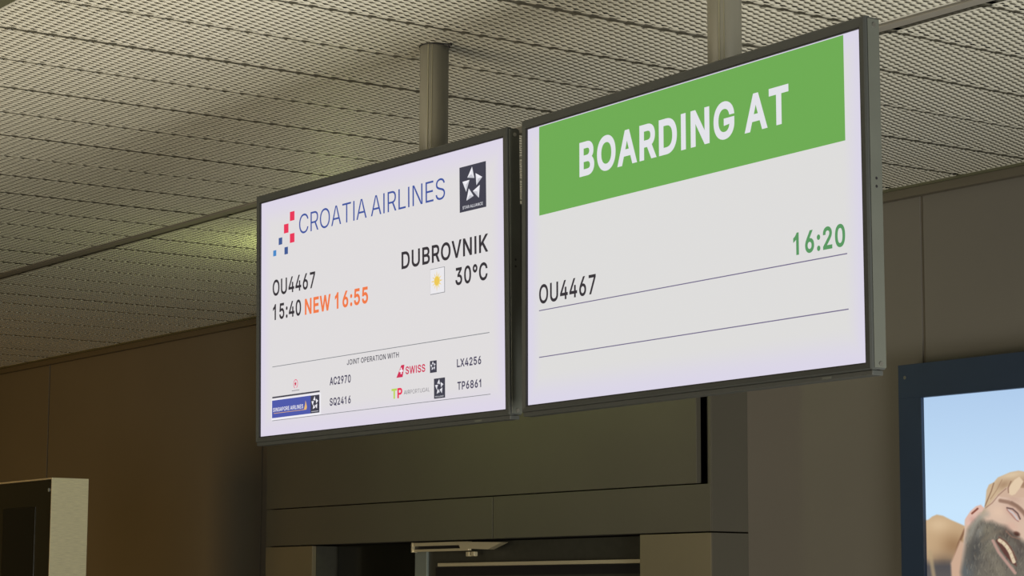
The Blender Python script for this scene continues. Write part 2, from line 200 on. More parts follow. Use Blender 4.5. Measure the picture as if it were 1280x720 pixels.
'W':(686,[[180,0,155,0,109,170,63,339,16,509,38,509,60,509,82,509,109,404,136,300,163,196,168,179,172,163,175,145,179,128,183,111,187,94,190,76,194,58,197,40,194,40,192,40,189,40,193,58,196,76,200,94,203,111,207,128,211,145,215,163,220,179,224,196,251,300,279,404,306,509,331,509,355,509,380,509,407,404,434,300,462,196,466,179,470,163,474,145,478,128,482,111,486,94,490,76,494,58,497,40,494,40,491,40,488,40,492,58,495,76,499,94,502,111,506,128,510,145,515,163,519,179,523,196,550,300,576,404,603,509,625,509,647,509,670,509,623,339,577,170,530,0,505,0,480,0,455,0,426,108,397,215,368,323,362,344,357,367,351,391,346,416,341,444,336,475,341,475,345,475,350,475,345,445,340,419,335,395,330,371,324,347,318,323,289,215,260,108,230,0,205,0]]),
'X':(474,[[43,0,18,0,84,95,151,190,217,284,217,268,217,252,217,236,155,327,92,418,29,509,54,509,79,509,104,509,129,473,153,437,178,400,188,385,197,372,204,361,211,350,217,340,223,329,229,318,236,306,243,292,240,292,236,292,232,292,239,306,246,318,252,329,258,339,264,350,272,361,279,372,288,385,298,400,323,437,348,473,374,509,398,509,422,509,446,509,384,419,321,329,259,239,259,255,259,271,259,287,324,191,390,96,456,0,431,0,406,0,382,0,352,43,322,86,292,129,283,143,275,155,268,165,262,175,256,185,250,195,244,206,238,217,230,231,235,231,240,231,244,231,238,218,231,207,225,196,219,186,213,176,206,166,199,155,191,143,182,129,152,86,122,43,91,0,67,0]]),
'°':(316,[[179,283,158,283,137,283,118,288,101,298,83,309,69,322,59,340,48,357,43,376,43,397,43,419,48,438,59,455,69,473,83,487,101,497,118,508,137,513,158,513,179,513,198,508,216,497,233,487,247,473,257,455,268,438,273,419,273,397,273,376,268,357,257,340,247,322,233,309,216,298,198,288],[147,334,158,334,170,334,181,337,190,343,200,348,207,356,213,366,219,375,222,386,222,397,222,409,219,420,213,430,207,439,200,447,190,453,181,459,170,462,158,462,147,462,136,459,126,453,116,447,109,439,103,430,97,420,95,409,95,397,95,386,97,375,103,366,109,356,116,348,126,343,136,337]]),
}

# ================================================================ SETTING
CZ = 1.284 + EYE                            # ceiling face
WY = 5.10                                   # wall face
def struct(o): o['kind'] = 'structure'; return o

struct(box('floor', -15, 4, -4, 7.2, -0.12, 0, M_floor))
ceil = struct(box('ceiling', -15, 1, 1.0, 5.3, CZ + 0.09, CZ + 0.16, M_plenum))

# expanded-metal strips: one mesh per section, shared between the panels
PITCH = 0.2887
def panel_mesh(name, length):
    Wd = PITCH - 0.012
    edge = 0.009
    nx = 26; a = (Wd - 2 * edge) / nx; b = 0.050; ny = int(round((length - 2 * edge) / b)); b = (length - 2 * edge) / ny
    V, F = [], []; cache = {}
    def node(i, j2):                        # lattice corner; i in 0..nx, j2 in half periods
        k = (i, j2)
        if k not in cache:
            cache[k] = len(V); V.append((edge + i * a, edge + j2 * b / 2, 0.0))
        return cache[k]
    H, s = 0.0030, 0.56
    for i in range(nx + 1):
        for j in range(-1, ny + 1):
            cj = 2 * j + (i % 2)            # centre in half periods
            pts = [(i - 1, cj), (i, cj - 1), (i + 1, cj), (i, cj + 1)]
            cl = [(min(max(x, 0), nx), min(max(y, 0), 2 * ny)) for x, y in pts]
            if cl[1][1] == cl[3][1]: continue
            o = [node(*p) for p in cl]
            cx, cy = edge + min(max(i, 0), nx) * a, edge + min(max(cj, 0), 2 * ny) * b / 2
            inn = []
            for k, (x, y) in enumerate(cl):
                px, py = edge + x * a, edge + y * b / 2
                dz = (0, H, 0, -H * 0.25)[k]     # strands lean: one lip of each mesh stands up, the other hangs a little
                V.append((cx + (px - cx) * s, cy + (py - cy) * s, dz)); inn.append(len(V) - 1)
            for k in range(4):
                q = [o[k], o[(k + 1) % 4], inn[(k + 1) % 4], inn[k]]
                if len({tuple(V[v]) for v in q}) < 3 or len(set(q)) < 4: 
                    q = list(dict.fromkeys(q))
                    if len(q) < 3: continue
                F.append(q)
    def quad(x0, x1, y0, y1, z0, z1=None):
        n = len(V)
        if z1 is None: V.extend([(x0, y0, z0), (x1, y0, z0), (x1, y1, z0), (x0, y1, z0)])
        else: V.extend([(x0, y0, z0), (x1, y1, z0), (x1, y1, z1), (x0, y0, z1)])
        F.append([n, n + 1, n + 2, n + 3])
    for y0, y1 in ((0, edge), (length - edge, length)): quad(0, Wd, y0, y1, 0); 
    n = len(V); V.extend([(0.004, 0, 0.010), (Wd - 0.004, 0, 0.010), (Wd - 0.004, length, 0.010), (0.004, length, 0.010)]); F.append([n, n + 1, n + 2, n + 3]); fleece = len(F) - 1
    # long edges: folded flange with a notch every 50 mm
    y = 0.0
    while y < length - 1e-6:
        y1 = min(y + 0.028, length); y2 = min(y + 0.050, length)
        for side in (0, 1):
            xo, xi = (0, edge) if side == 0 else (Wd, Wd - edge)
            xn = xo + (xi - xo) * 0.75
            quad(min(xo, xi), max(xo, xi), y, y1, 0);
            if y2 > y1: quad(min(xn, xi), max(xn, xi), y1, y2, 0.0)
        y += 0.05
    me = bpy.data.meshes.new(name); me.from_pydata(V, [], F); me.materials.append(M_panel); me.materials.append(M_fleece); me.polygons[fleece].material_index = 1; me.validate(); me.update()
    return me
SECT = [(1.925, 3.575), (3.645, 5.065)]
meshes = [panel_mesh('ceiling_panel', b - a) for a, b in SECT]
for k in range(-4, 34):
    for (y0, y1), me in zip(SECT, meshes):
        o = bpy.data.objects.new('ceiling_panel', me); link(o, ceil)
        o.location = (-3.690 - PITCH * (k + 1) + 0.006, y0 + random.uniform(-0.001, 0.001), CZ + random.uniform(-0.0012, 0.0012))
# cross runners between the sections
t1 = empty('trim_1', (0, 0, 0), kind='structure')
box('runner_bar', -14.8, 0.9, 3.592, 3.628, CZ + 0.000, CZ + 0.03, M_tbar, t1, 0.002)
box('runner_flange', -14.8, 0.9, 3.577, 3.643, CZ + 0.03, CZ + 0.034, M_gap, t1)
t2 = empty('trim_2', (0, 0, 0), kind='structure')
box('runner_bar', -14.8, 0.9, 1.872, 1.917, CZ - 0.006, CZ + 0.03, M_dark_bar, t2, 0.002)
box('runner_flange', -14.8, 0.9, 1.60, 1.872, CZ + 0.02, CZ + 0.03, M_gap, t2)
# wall-head trim
t3 = empty('trim_3', (0, 0, 0), kind='structure')
box('cove_strip', -14.8, 0.9, 5.070, 5.098, CZ - 0.034, CZ + 0.0, M_cove, t3, 0.003)
box('cove_lip', -14.8, 0.9, 5.060, 5.070, CZ - 0.008, CZ + 0.004, M_dark_bar, t3)

# back wall: base slab with the doorway in it, panels in front with open joints
DX0, DX1, DZ = -8.471, -6.255, 0.238 + EYE      # doorway
wall = bmesh.new()
add_box(wall, -15, DX0, WY + 0.014, WY + 0.16, 0, CZ + 0.1)
add_box(wall, DX1, 1, WY + 0.014, WY + 0.16, 0, CZ + 0.1)
add_box(wall, DX0, DX1, WY + 0.014, WY + 0.16, DZ, CZ + 0.1)
wall = struct(bm_obj('wall_back', wall, M_gap))
PX0, PX1 = -8.869, -5.877                        # portal outer sides
top = CZ - 0.002
for x0, x1 in ((-14.9, -13.93), (-13.93, -11.566), (-11.566, -9.205), (-9.205, PX0), (PX1, -5.049), (-5.049, -2.69), (-2.69, -0.3)):
    g = 0.0065 if x0 < -9.5 or x1 > -2 else 0.0065
    box('wall_panel', x0 + (0 if x0 == PX1 else g), x1 - (0 if x1 == PX0 else g), WY, WY + 0.015, 0.0, top, M_wall, wall, 0.001)

for x in (-5.049,): box('joint_cover', x - .009, x + .009, WY + .005, WY + .013, 0, top, M_cove, wall)
# door portal standing 16 cm proud of the wall
YF = 4.94
d = empty('door_1', (0, 0, 0), kind='structure')
zl0, zl1 = 0.234 + EYE, 0.390 + EYE
box('lintel_panel', PX0, -7.1430, YF, YF + 0.02, zl0, zl1, M_portal, d, 0.0015)
box('lintel_panel', -7.1370, PX1 - 0.002, YF, YF + 0.02, zl0, zl1, M_portal, d, 0.0015)
box('fascia_panel', PX0, -5.948, YF - 0.002, YF + 0.018, zl1 + 0.004, top - 0.04, M_portal, d, 0.0015)
box('shadow_groove', -5.948, -5.888, YF + 0.045, YF + 0.05, zl1, top - 0.04, M_groove, d)
box('edge_post', -5.888, PX1, YF, YF + 0.02, zl1, top - 0.04, M_portal, d, 0.001)
box('pillar_panel', PX0, DX0, YF, YF + 0.02, 0, zl0 - 0.005, M_pillar, d, 0.0015)
box('pillar_panel', DX1, PX1 - 0.002, YF, YF + 0.02, 0, zl0 - 0.005, M_pillar, d, 0.0015)
box('return_panel', PX1 - 0.018, PX1 + 0.002, YF + 0.003, WY, zl0, top - 0.04, M_portal, d, 0.001)
box('return_panel', PX1 - 0.018, PX1 + 0.002, YF + 0.003, WY, 0, zl0 - 0.005, M_portal, d, 0.001)
box('return_panel', PX0, PX0 + 0.018, YF + 0.021, WY, 0, top - 0.04, M_portal, d, 0.001)
box('reveal_panel', DX0, DX0 - 0.018, YF + 0.021, WY + 0.16, 0, zl0 - 0.005, M_doorleaf, d)
box('reveal_panel', DX1, DX1 + 0.018, YF + 0.021, WY + 0.16, 0, zl0 - 0.005, M_portal, d)
box('head_panel', DX0, DX1, YF + 0.021, WY + 0.16, zl0 + 0.002, zl0 + 0.016, M_gap, d)
# door leaves set back in the opening
fx = box('glass_panel', DX0 + 0.01, -7.840, 5.06, 5.075, 0.01, zl0 - 0.002, M_doorglass, d)
st = box('door_stile', -7.838, -7.752, 5.045, 5.085, 0.01, 0.200 + EYE, M_stile, d, 0.003)
lf = box('door_leaf', -7.750, DX1 - 0.01, 5.055, 5.08, 0.01, zl0 - 0.004, M_doorleaf, d)
rb = box('top_rail', -7.651, DX1 - 0.012, 5.030, 5.054, 0.136 + EYE, 0.150 + EYE, M_chrome, d, 0.003)
box('rail_recess', -7.690, DX1 - 0.012, 5.048, 5.056, 0.100 + EYE, 0.133 + EYE, M_rim, d)
# dark passage behind the doorway
struct(box('wall_passage', DX0 - 0.6, DX1 + 0.6, 6.9, 7.0, 0, CZ, M_gap))

# door closer (its own thing, screwed under the lintel)
dc = empty('door_closer', (-7.46, 5.0, 0.20 + EYE), 'brass coloured overhead door closer with pointed arm under the door lintel', 'door closer')
def loc_box(name, x0, x1, y0, y1, z0, z1, m, p, bv=0.0):
    ox, oy, oz = p.location
    return box(name, x0 - ox, x1 - ox, y0 - oy, y1 - oy, z0 + EYE - oz, z1 + EYE - oz, m, p, bv)
loc_box('slide_rail', -7.773, -7.38, 4.990, 5.010, 0.216, 0.230, M_chrome, dc, 0.002)
loc_box('slide_rail', -7.773, -7.38, 4.992, 5.008, 0.194, 0.204, M_chrome, dc, 0.002)
loc_box('end_plate', -7.778, -7.768, 4.988, 5.012, 0.192, 0.231, M_chrome, dc, 0.001)
loc_box('rail_web', -7.768, -7.38, 4.999, 5.012, 0.204, 0.216, M_rim, dc)
bm = bmesh.new()
prof = [(-7.44, 0.2285), (-7.140, 0.2215), (-7.235, 0.196), (-7.42, 0.203)]
vf = [bm.verts.new((x + 7.46, -0.018, z - 0.20)) for x, z in prof]; vb = [bm.verts.new((x + 7.46, 0.012, z - 0.20)) for x, z in prof]
bm.faces.new(vf); bm.faces.new(vb[::-1])
for k in range(4): bm.faces.new((vf[k], vb[k], vb[(k + 1) % 4], vf[(k + 1) % 4]))
bm_obj('arm', bm, M_chrome, dc)
for x in (-7.40, -7.365): loc_box('clamp', x, x + 0.022, 4.994, 5.012, 0.172, 0.190, M_chrome, dc, 0.003)

# ================================================================ FLAT PRINT ON SCREENS
def flat(name, polys, parent, layer, mats=None):
    """flat print: polygons [(points, material index)] in the screen plane, x right, z up"""
    V, F, I = [], [], []
    for pts, mi in polys:
        n = len(V); V += [(x, 0, z) for x, z in pts]; F.append(list(range(n, n + len(pts)))); I.append(mi)
    o = mesh_obj(name, V, F, None, parent)
    for m in mats: o.data.materials.append(m)
    for p, i in zip(o.data.polygons, I): p.material_index = i
    o.location = (0, -0.0006 * layer, 0)
    return o
def rect(x0, z0, x1, z1): return [(x0, z0), (x1, z0), (x1, z1), (x0, z1)]
def flatten_loop(lp, step=5):
    """bezier loop -> polyline"""
    q = [[v / 1000 for v in lp[k:k + 6]] for k in range(0, len(lp), 6)]; out = []
    for A, B in zip(q, q[1:] + q[:1]):
        p0, p1, p2, p3 = A[2:4], A[4:6], B[0:2], B[2:4]
        chord = math.hypot(p3[0] - p0[0], p3[1] - p0[1]) + 1e-9
        bend = sum(abs((p3[0] - p0[0]) * (h[1] - p0[1]) - (p3[1] - p0[1]) * (h[0] - p0[0])) / chord for h in (p1, p2))
        n = 1 if bend < .002 else step
        for t in range(n):
            t /= n; u = 1 - t
            out.append([u ** 3 * p0[i] + 3 * u * u * t * p1[i] + 3 * u * t * t * p2[i] + t ** 3 * p3[i] for i in (0, 1)])
    res = []
    for p in out:
        if not res or math.hypot(p[0] - res[-1][0], p[1] - res[-1][1]) > 1e-4: res.append(p)
    return res
def signed_area(p): return sum(a[0] * b[1] - b[0] * a[1] for a, b in zip(p, p[1:] + p[:1])) / 2
def grow(p, d, sgn):
    out = []
    for k in range(len(p)):
        a, b, c = p[k - 1], p[k], p[(k + 1) % len(p)]
        n1 = Vector((b[1] - a[1], a[0] - b[0])).normalized() * sgn; n2 = Vector((c[1] - b[1], b[0] - c[0])).normalized() * sgn
        m = n1 + n2; L = m.length
        if L < 1e-5: m = n1; sc_ = 1
        else: m = m / L; sc_ = min(1 / max(m.dot(n1), .35), 2.2)
        out.append([b[0] + m.x * d * sc_, b[1] + m.y * d * sc_])
    return out
def inside(pt, poly):
    c = False
    for a, b in zip(poly, poly[1:] + poly[:1]):
        if (a[1] > pt[1]) != (b[1] > pt[1]) and pt[0] < (b[0] - a[0]) * (pt[1] - a[1]) / (b[1] - a[1]) + a[0]: c = not c
    return c
def winding(pt, poly):
    w_ = 0
    for a, b in zip(poly, poly[1:] + poly[:1]):
        cr = (b[0] - a[0]) * (pt[1] - a[1]) - (b[1] - a[1]) * (pt[0] - a[0])
        if a[1] <= pt[1] < b[1] and cr > 0: w_ += 1
        elif b[1] <= pt[1] < a[1] and cr < 0: w_ -= 1
    return w_
def lettering(text, x0, x1, base, cap, m, parent, bold=0.0, layer=2, space=0.19, name='lettering', track=0.0):
    from mathutils.geometry import delaunay_2d_cdt
    V, F = [], []; X = 0.0
    for ch in text:
        if ch == ' ': X += space; continue
        adv, loops = GLYPHS[ch]; P = [flatten_loop(l) for l in loops]
        big = max(P, key=lambda p: abs(signed_area(p))); sg = 1 if signed_area(big) > 0 else -1
        outers = [p for p in P if signed_area(p) * sg > 0]; holes = [p for p in P if signed_area(p) * sg < 0]
        for o_ in outers:
            hs = [h for h in holes if inside(h[0], o_) and inside(h[len(h) // 2], o_)]
            group = [grow(o_, bold, sg)] + [grow(h, bold, sg) for h in hs]
            vv, ee = [], []
            for g in group:
                k0 = len(vv); vv += [Vector(p) for p in g]; ee += [(k0 + i, k0 + (i + 1) % len(g)) for i in range(len(g))]
            rv, _, rf, *_r = delaunay_2d_cdt(vv, ee, [], 0, 1e-6); n0 = len(V)
            cen = lambda t: (sum(rv[i].x for i in t) / len(t), sum(rv[i].y for i in t) / len(t))
            rf = [t for t in rf if winding(cen(t), group[0]) * sg > 0 and not any(inside(cen(t), h) for h in group[1:])]
            V += [(v.x + X, v.y) for v in rv]; F += [tuple(n0 + i for i in t) for t in rf]
        X += adv / 1000 + 2 * bold + track
    xa, xb = min(v[0] for v in V), max(v[0] for v in V)
    V = [(x0 + (x - xa) / (xb - xa) * (x1 - x0), 0, base + (y + bold) / (CAP + 2 * bold) * cap) for x, y in V]
    o = mesh_obj(name, V, F, m, parent); o.location = (0, -0.0006 * layer, 0)
    return o
GLYPHS['I'] = (189, [[62, 509] * 3 + [127, 509] * 3 + [127, 0] * 3 + [62, 0] * 3])
GLYPHS['1'] = (453, [[196, 0] * 3 + [196, 398] * 3 + [76, 330] * 3 + [76, 394] * 3 + [150, 440] * 3 + [212, 516] * 3 + [262, 516] * 3 + [262, 0] * 3])
CAP = max(v for lp in GLYPHS['E'][1] for v in lp[3::6]) / 1000

E_dark = emis('print_charcoal', srgb(52, 48, 54)); E_navy = emis('print_navy', srgb(62, 62, 76))
E_blue = emis('print_blue', srgb(62, 84, 158)); E_red = emis('print_red', srgb(232, 52, 88)); E_mid = emis('print_denim', srgb(62, 88, 146))
E_light = emis('print_light_blue', srgb(72, 136, 200)); E_org = emis('print_orange', srgb(240, 122, 72)); E_white = emis('print_white', srgb(240, 238, 244))
E_grey = emis('print_grey', srgb(196, 196, 204)); E_lgrey = emis('print_line_grey', srgb(128, 130, 136)); E_line = emis('print_line_violet', srgb(116, 108, 140))
E_green = emis('print_green', srgb(108, 170, 82)); E_green_l = emis('print_green_text', srgb(88, 150, 96)); E_wtext = emis('print_offwhite', srgb(226, 226, 232))
E_yel = emis('print_yellow', srgb(236, 200, 88)); E_yell = emis('print_pale_yellow', srgb(236, 222, 160)); E_lime = emis('print_lime', srgb(186, 214, 96))
E_crim = emis('print_crimson', srgb(206, 44, 84)); E_royal = emis('print_royal', srgb(76, 88, 170)); E_gold = emis('print_gold', srgb(232, 184, 112)); E_pale = emis('print_pale', srgb(234, 232, 236))
E_teal = emis('print_text_navy', srgb(70, 66, 92)); E_thin = emis('print_text_grey', srgb(120, 116, 124)); E_pink = emis('print_pink', srgb(232, 120, 146))

STAR = [[(.49, .047), (.31, .265), (.57, .31)], [(.62, .21), (.87, .33), (.65, .48)], [(.12, .33), (.39, .325), (.26, .57)],
        [(.36, .51), (.265, .77), (.54, .70)], [(.775, .49), (.51, .59), (.735, .77)]]
def star_emblem(x0, z0, x1, z1, parent, text=True):
    f = lambda u, v: (x0 + (x1 - x0) * u, z1 + (z0 - z1) * v)
    flat('emblem_plate', [(rect(x0, z0, x1, z1), 0)], parent, 2, [E_navy])
    P = []
    for t in STAR:
        cx = sum(p[0] for p in t) / 3; cy = sum(p[1] for p in t) / 3
        P += [([f(*t[0]), f(*t[1]), f(cx, cy)], 0), ([f(*t[1]), f(*t[2]), f(cx, cy)], 1), ([f(*t[2]), f(*t[0]), f(cx, cy)], 2)]
    flat('star_emblem', P, parent, 3, [E_white, E_grey, E_wtext])
    if text: lettering('STAR ALLIANCE', *[f(.12, 0)[0], f(.88, 0)[0]], f(0, .94)[1], (z1 - z0) * .065, E_wtext, parent, 0.008, 3)

# ================================================================ DISPLAYS
W, H = 1.02, 0.57375
def display(o, ux, uy, uz, name, label, group, scrm, box_x):
    e = empty(name, (0, 0, 0), label, 'display', group)
    m = Matrix((Vector(ux).normalized(), Vector(uy).normalized(), Vector(uz).normalized())).transposed().to_4x4()
    e.matrix_world = Matrix.Translation((o[0], o[1], o[2] + EYE)) @ m
    xo, zt, zb, zl = 0.5265, 0.3070, -0.3000, -0.3090
    # bezel: a picture frame with bevelled outer edge, four sides in one ring
    bm = bmesh.new()
    def ring(x, zt_, zb_, y): return [bm.verts.new(v) for v in ((-x, y, zb_), (x, y, zb_), (x, y, zt_), (-x, y, zt_))]
    r = [ring(W / 2 + 0.0025, H / 2 + 0.0025, -H / 2 - 0.0025, 0.001), ring(W / 2 + 0.0025, H / 2 + 0.0025, -H / 2 - 0.0025, -0.0045),
         ring(xo - 0.003, zt - 0.003, zb + 0.003, -0.0060), ring(xo, zt, zb, -0.0035), ring(xo, zt, zb, 0.006)]
    for a, b in zip(r, r[1:]):
        for k in range(4): bm.faces.new((a[k], a[(k + 1) % 4], b[(k + 1) % 4], b[k]))
    bz = bm_obj('bezel', bm, M_case, e)
    # rim between bezel and glass
    bm = bmesh.new()
    for x0, x1, z0, z1 in ((-W / 2 - .0026, -W / 2, -H / 2 - .0026, H / 2 + .0026), (W / 2, W / 2 + .0026, -H / 2 - .0026, H / 2 + .0026),
                           (-W / 2, W / 2, H / 2, H / 2 + .0026), (-W / 2, W / 2, -H / 2 - .0026, -H / 2)):
        add_box(bm, x0, x1, -0.0035, 0.0015, z0, z1)
    bm_obj('rim', bm, M_rim, e)
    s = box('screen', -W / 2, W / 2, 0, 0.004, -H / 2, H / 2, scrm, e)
    box('back_shell', -xo + .001, xo - .001, 0.005, 0.0270, zb + .001, zt - .001, M_case, e, 0.002)
    lip = box('bottom_lip', -xo + .004, xo + .0005, -0.0040, 0.020, zl, zb - 0.0006, M_case, e, 0.0012)
    for sx in (-1, 1):
        p = box('side_plate', sx * xo, sx * (xo + 0.0018), 0.0005, 0.0265, zb + .004, zt - .004, M_side, e, 0.0006)
        for z in (-0.290, 0.292):
            bm = bmesh.new(); add_cyl(bm, (sx * (xo + .0012), 0.014, z), (sx * (xo + .0032), 0.014, z), 0.0042, 16); bm_obj('screw', bm, M_screw, p)
        for z in (0.012, 0.026):
            bm = bmesh.new(); add_cyl(bm, (sx * (xo + .0012), 0.013, z), (sx * (xo + .0021), 0.013, z), 0.0026, 12); bm_obj('screw_hole', bm, M_rim, p)
    box('sensor_window', 0.400, 0.424, -0.0046, -0.0036, -0.3068, -0.3030, M_side, e)
    box('mounting_box', box_x[0], box_x[1], 0.027, 0.20, -0.24, 0.175, M_case, e, 0.004)
    return e, s

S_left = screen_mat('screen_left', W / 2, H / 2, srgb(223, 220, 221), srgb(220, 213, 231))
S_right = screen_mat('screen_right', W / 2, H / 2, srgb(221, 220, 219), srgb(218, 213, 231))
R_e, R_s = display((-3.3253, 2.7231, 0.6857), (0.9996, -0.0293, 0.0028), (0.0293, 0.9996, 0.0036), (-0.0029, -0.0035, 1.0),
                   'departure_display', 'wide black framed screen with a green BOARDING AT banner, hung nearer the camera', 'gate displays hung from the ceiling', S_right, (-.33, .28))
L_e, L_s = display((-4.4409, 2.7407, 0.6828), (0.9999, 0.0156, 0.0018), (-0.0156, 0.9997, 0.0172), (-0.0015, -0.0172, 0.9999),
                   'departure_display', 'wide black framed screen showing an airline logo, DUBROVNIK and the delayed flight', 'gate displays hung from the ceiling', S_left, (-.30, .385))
# right screen
flat('green_banner', [(rect(-.4675, .0999, .4672, .2850), 0)], R_s, 1, [E_green])
lettering('BOARDING AT', -.3232, .3208, .1575, .0695, E_wtext, R_s, 0.027, 2)
lettering('OU4467', -.4677, -.2691, -.0828, .0390, E_dark, R_s, 0.014)
lettering('16:20', .3270, .4627, -.0826, .0392, E_green_l, R_s, 0.022)
flat('divider_line', [(rect(-.469, -.0972, .4664, -.0952), 0)], R_s, 1, [E_line])
flat('divider_line', [(rect(-.469, -.1928, .4672, -.1908), 0)], R_s, 1, [E_line])
# left screen
lettering('CROATIA AIRLINES', -.3280, .2901, .1882, .0462, E_blue, L_s, -0.005, 2, 0.14)
for x0, z0, m in ((-.3713, .2255, E_red), (-.3994, .1987, E_red), (-.3712, .1721, E_red)): flat('logo_square', [(rect(x0, z0, x0 + .0215, z0 + .0222), 0)], L_s, 2, [m])
flat('logo_square', [(rect(-.4243, .1737, -.4074, .1908), 0)], L_s, 2, [E_mid])
flat('logo_square', [(rect(-.3968, .1470, -.3803, .1646), 0)], L_s, 2, [E_mid])
flat('logo_square', [(rect(-.4506, .1489, -.4357, .1631), 0)], L_s, 2, [E_light])
star_emblem(.3457, .1484, .4445, .2471, L_s)
lettering('DUBROVNIK', .1166, .4501, .0518, .0388, E_dark, L_s, 0.017)
lettering('30°C', .3273, .4471, -.0078, .0380, E_dark, L_s, 0.017)
lettering('OU4467', -.4526, -.2543, .0515, .0386, E_dark, L_s, 0.015)
lettering('15:40', -.4509, -.3186, -.0078, .0382, E_dark, L_s, 0.017)
lettering('NEW 16:55', -.3013, -.0224, -.0092, .0382, E_org, L_s, 0.023)
flat('divider_line', [(rect(-.4542, -.1217, .4512, -.1201), 0)], L_s, 1, [E_lgrey])
flat('divider_line', [(rect(-.4542, -.2520, .4530, -.2507), 0)], L_s, 1, [E_lgrey])
lettering('JOINT OPERATION WITH', -.1135, .1037, -.1441, .0121, E_navy, L_s, 0.011)
for t, x0, x1, z, c in (('AC2970', -.1890, -.0971, -.1852, .0184), ('SQ2416', -.1890, -.0973, -.2331, .0178), ('LX4256', .3308, .4208, -.1852, .0175), ('TP6861', .3318, .4200, -.2340, .0174)):
    lettering(t, x0, x1, z, c, E_teal, L_s, 0.021)
# weather icon
flat('weather_frame', [(rect(.2298, -.0178, .2862, .0387), 0)], L_s, 1, [E_lgrey])
flat('weather_field', [(rect(.2310, -.0166, .2850, .0375), 0)], L_s, 2, [E_pale])
sun_bits = []
cx, cz = .2580, .0100
for k in range(12):
    a = k * math.pi / 6; b = 0.10 if k % 3 else 0.13; r1 = .0235 if k % 3 == 0 else .0205
    sun_bits.append(([(cx + .0120 * math.cos(a - b), cz + .0120 * math.sin(a - b)), (cx + r1 * math.cos(a), cz + r1 * math.sin(a)), (cx + .0120 * math.cos(a + b), cz + .0120 * math.sin(a + b))], 0))
sun_bits.append(([(cx + .0100 * math.cos(k * math.pi / 10), cz + .0100 * math.sin(k * math.pi / 10)) for k in range(20)], 0))
o = flat('weather_sun', sun_bits, L_s, 4, [E_yel])
flat('sun_halo', [([(cx + .0118 * math.cos(k * math.pi / 12), cz + .0118 * math.sin(k * math.pi / 12)) for k in range(24)], 0)], L_s, 3, [E_yell])
# partner logos
flat('tail_fin_logo', [([(.0936, -.1895), (.1190, -.1895), (.1264, -.1626), (.1140, -.1626)], 0)], L_s, 2, [E_crim])
flat('cross_logo', [(rect(.1120, -.1825, .1165, -.1685), 0), (rect(.1075, -.1778, .1210, -.1733), 0)], L_s, 3, [E_white])
lettering('SWISS', .1308, .2088, -.1846, .0170, E_crim, L_s, 0.020)
star_emblem(.2274, -.1893, .2536, -.1632, L_s, False)
star_emblem(.2425, -.2467, .2852, -.2030, L_s)
lettering('T', .0737, .0960, -.2355, .0226, E_lime, L_s, 0.035)
lettering('P', .0975, .1175, -.2355, .0226, E_red, L_s, 0.03)
lettering('AIR', .1237, .1480, -.2290, .0090, E_lgrey, L_s, 0.008)
lettering('PORTUGAL', .1495, .2257, -.2290, .0090, E_thin, L_s, -0.004)
leaf = []
for k in range(10):
    a = math.pi / 2 + k * math.pi / 5; r_ = .0058 if k % 2 == 0 else .0030
    leaf.append((-.3435 + r_ * math.cos(a), -.1700 + r_ * math.sin(a)))
flat('leaf_logo', [(leaf, 0)], L_s, 3, [E_crim])
ringp = []
for k in range(20):
    a0, a1 = [math.radians(-70 + 320 * t / 20) for t in (k, k + 1)]
    f = lambda a, r_: (-.3435 + r_ * math.cos(a), -.1700 + r_ * 1.05 * math.sin(a))
    ringp.append(([f(a0, .0084), f(a1, .0084), f(a1, .0107), f(a0, .0107)], 0))
flat('ring_logo', ringp, L_s, 2, [E_pink])
flat('tiny_caption', [(rect(-.3610, -.1864, -.3262, -.1850), 0)], L_s, 2, [E_thin])
flat('dark_strip', [(rect(-.4532, -.1974, -.2335, -.1937), 0)], L_s, 2, [E_navy])
flat('logo_plate', [(rect(-.4570, -.2500, -.2295, -.1993), 0)], L_s, 2, [E_white])
flat('blue_plate', [(rect(-.4532, -.2453, -.2735, -.2028), 0)], L_s, 3, [E_royal])
flat('navy_plate', [(rect(-.2735, -.2453, -.2338, -.2032), 0)], L_s, 3, [E_navy])
lettering('SINGAPORE AIRLINES', -.4470, -.3070, -.2305, .0095, E_white, L_s, 0.012, 4)
flat('gold_rule', [(rect(-.4445, -.2349, -.2920, -.2338), 0)], L_s, 4, [E_gold])
flat('bird_logo', [([(-.3030, -.2335), (-.2920, -.2345), (-.2893, -.2290), (-.2925, -.2200), (-.2960, -.2130), (-.2972, -.2210)], 0)], L_s, 4, [E_gold])
Ps = []
for t in STAR:
    Ps.append(([(-.2735 + .0397 * u, -.2032 - .0421 * v) for u, v in t], 0))
flat('star_emblem', Ps, L_s, 4, [E_white])
flat('emblem_caption', [(rect(-.2690, -.2420, -.2380, -.2406), 0)], L_s, 4, [E_grey])

# ================================================================ POLES
def pole(x, y, zb, label):
    e = empty('support_pole', (x, y, zb + EYE), label, 'pole', 'poles carrying the gate displays')
    top_ = CZ + 0.08 - (zb + EYE)
    cyl('tube', (0, 0, 0), (0, 0, top_), 0.0335, M_pole, e, 48)
    ang = math.radians(-62)
    r_ = 0.0335
    bm = bmesh.new()
    for a, w_ in ((-58, .0016), (-42, .0010)):
        t = math.radians(a); cxx, cyy = r_ * math.cos(t), r_ * math.sin(t)
        add_cyl(bm, (cxx, cyy, 0), (cxx, cyy, top_), w_, 8)
    bm_obj('seam', bm, M_seam, e)
    ring_ = cyl('cut_ring', (0, 0, CZ - (zb + EYE) - 0.0045), (0, 0, CZ - (zb + EYE) - 0.002), 0.0362, M_rim, e, 40)
    return e
pl = pole(-4.412, 2.880, 0.862, 'grey painted round pole holding the left display, its ceiling end in view')
pr = pole(-3.375, 2.880, 0.865, 'grey painted round pole holding the right display, running out of frame')
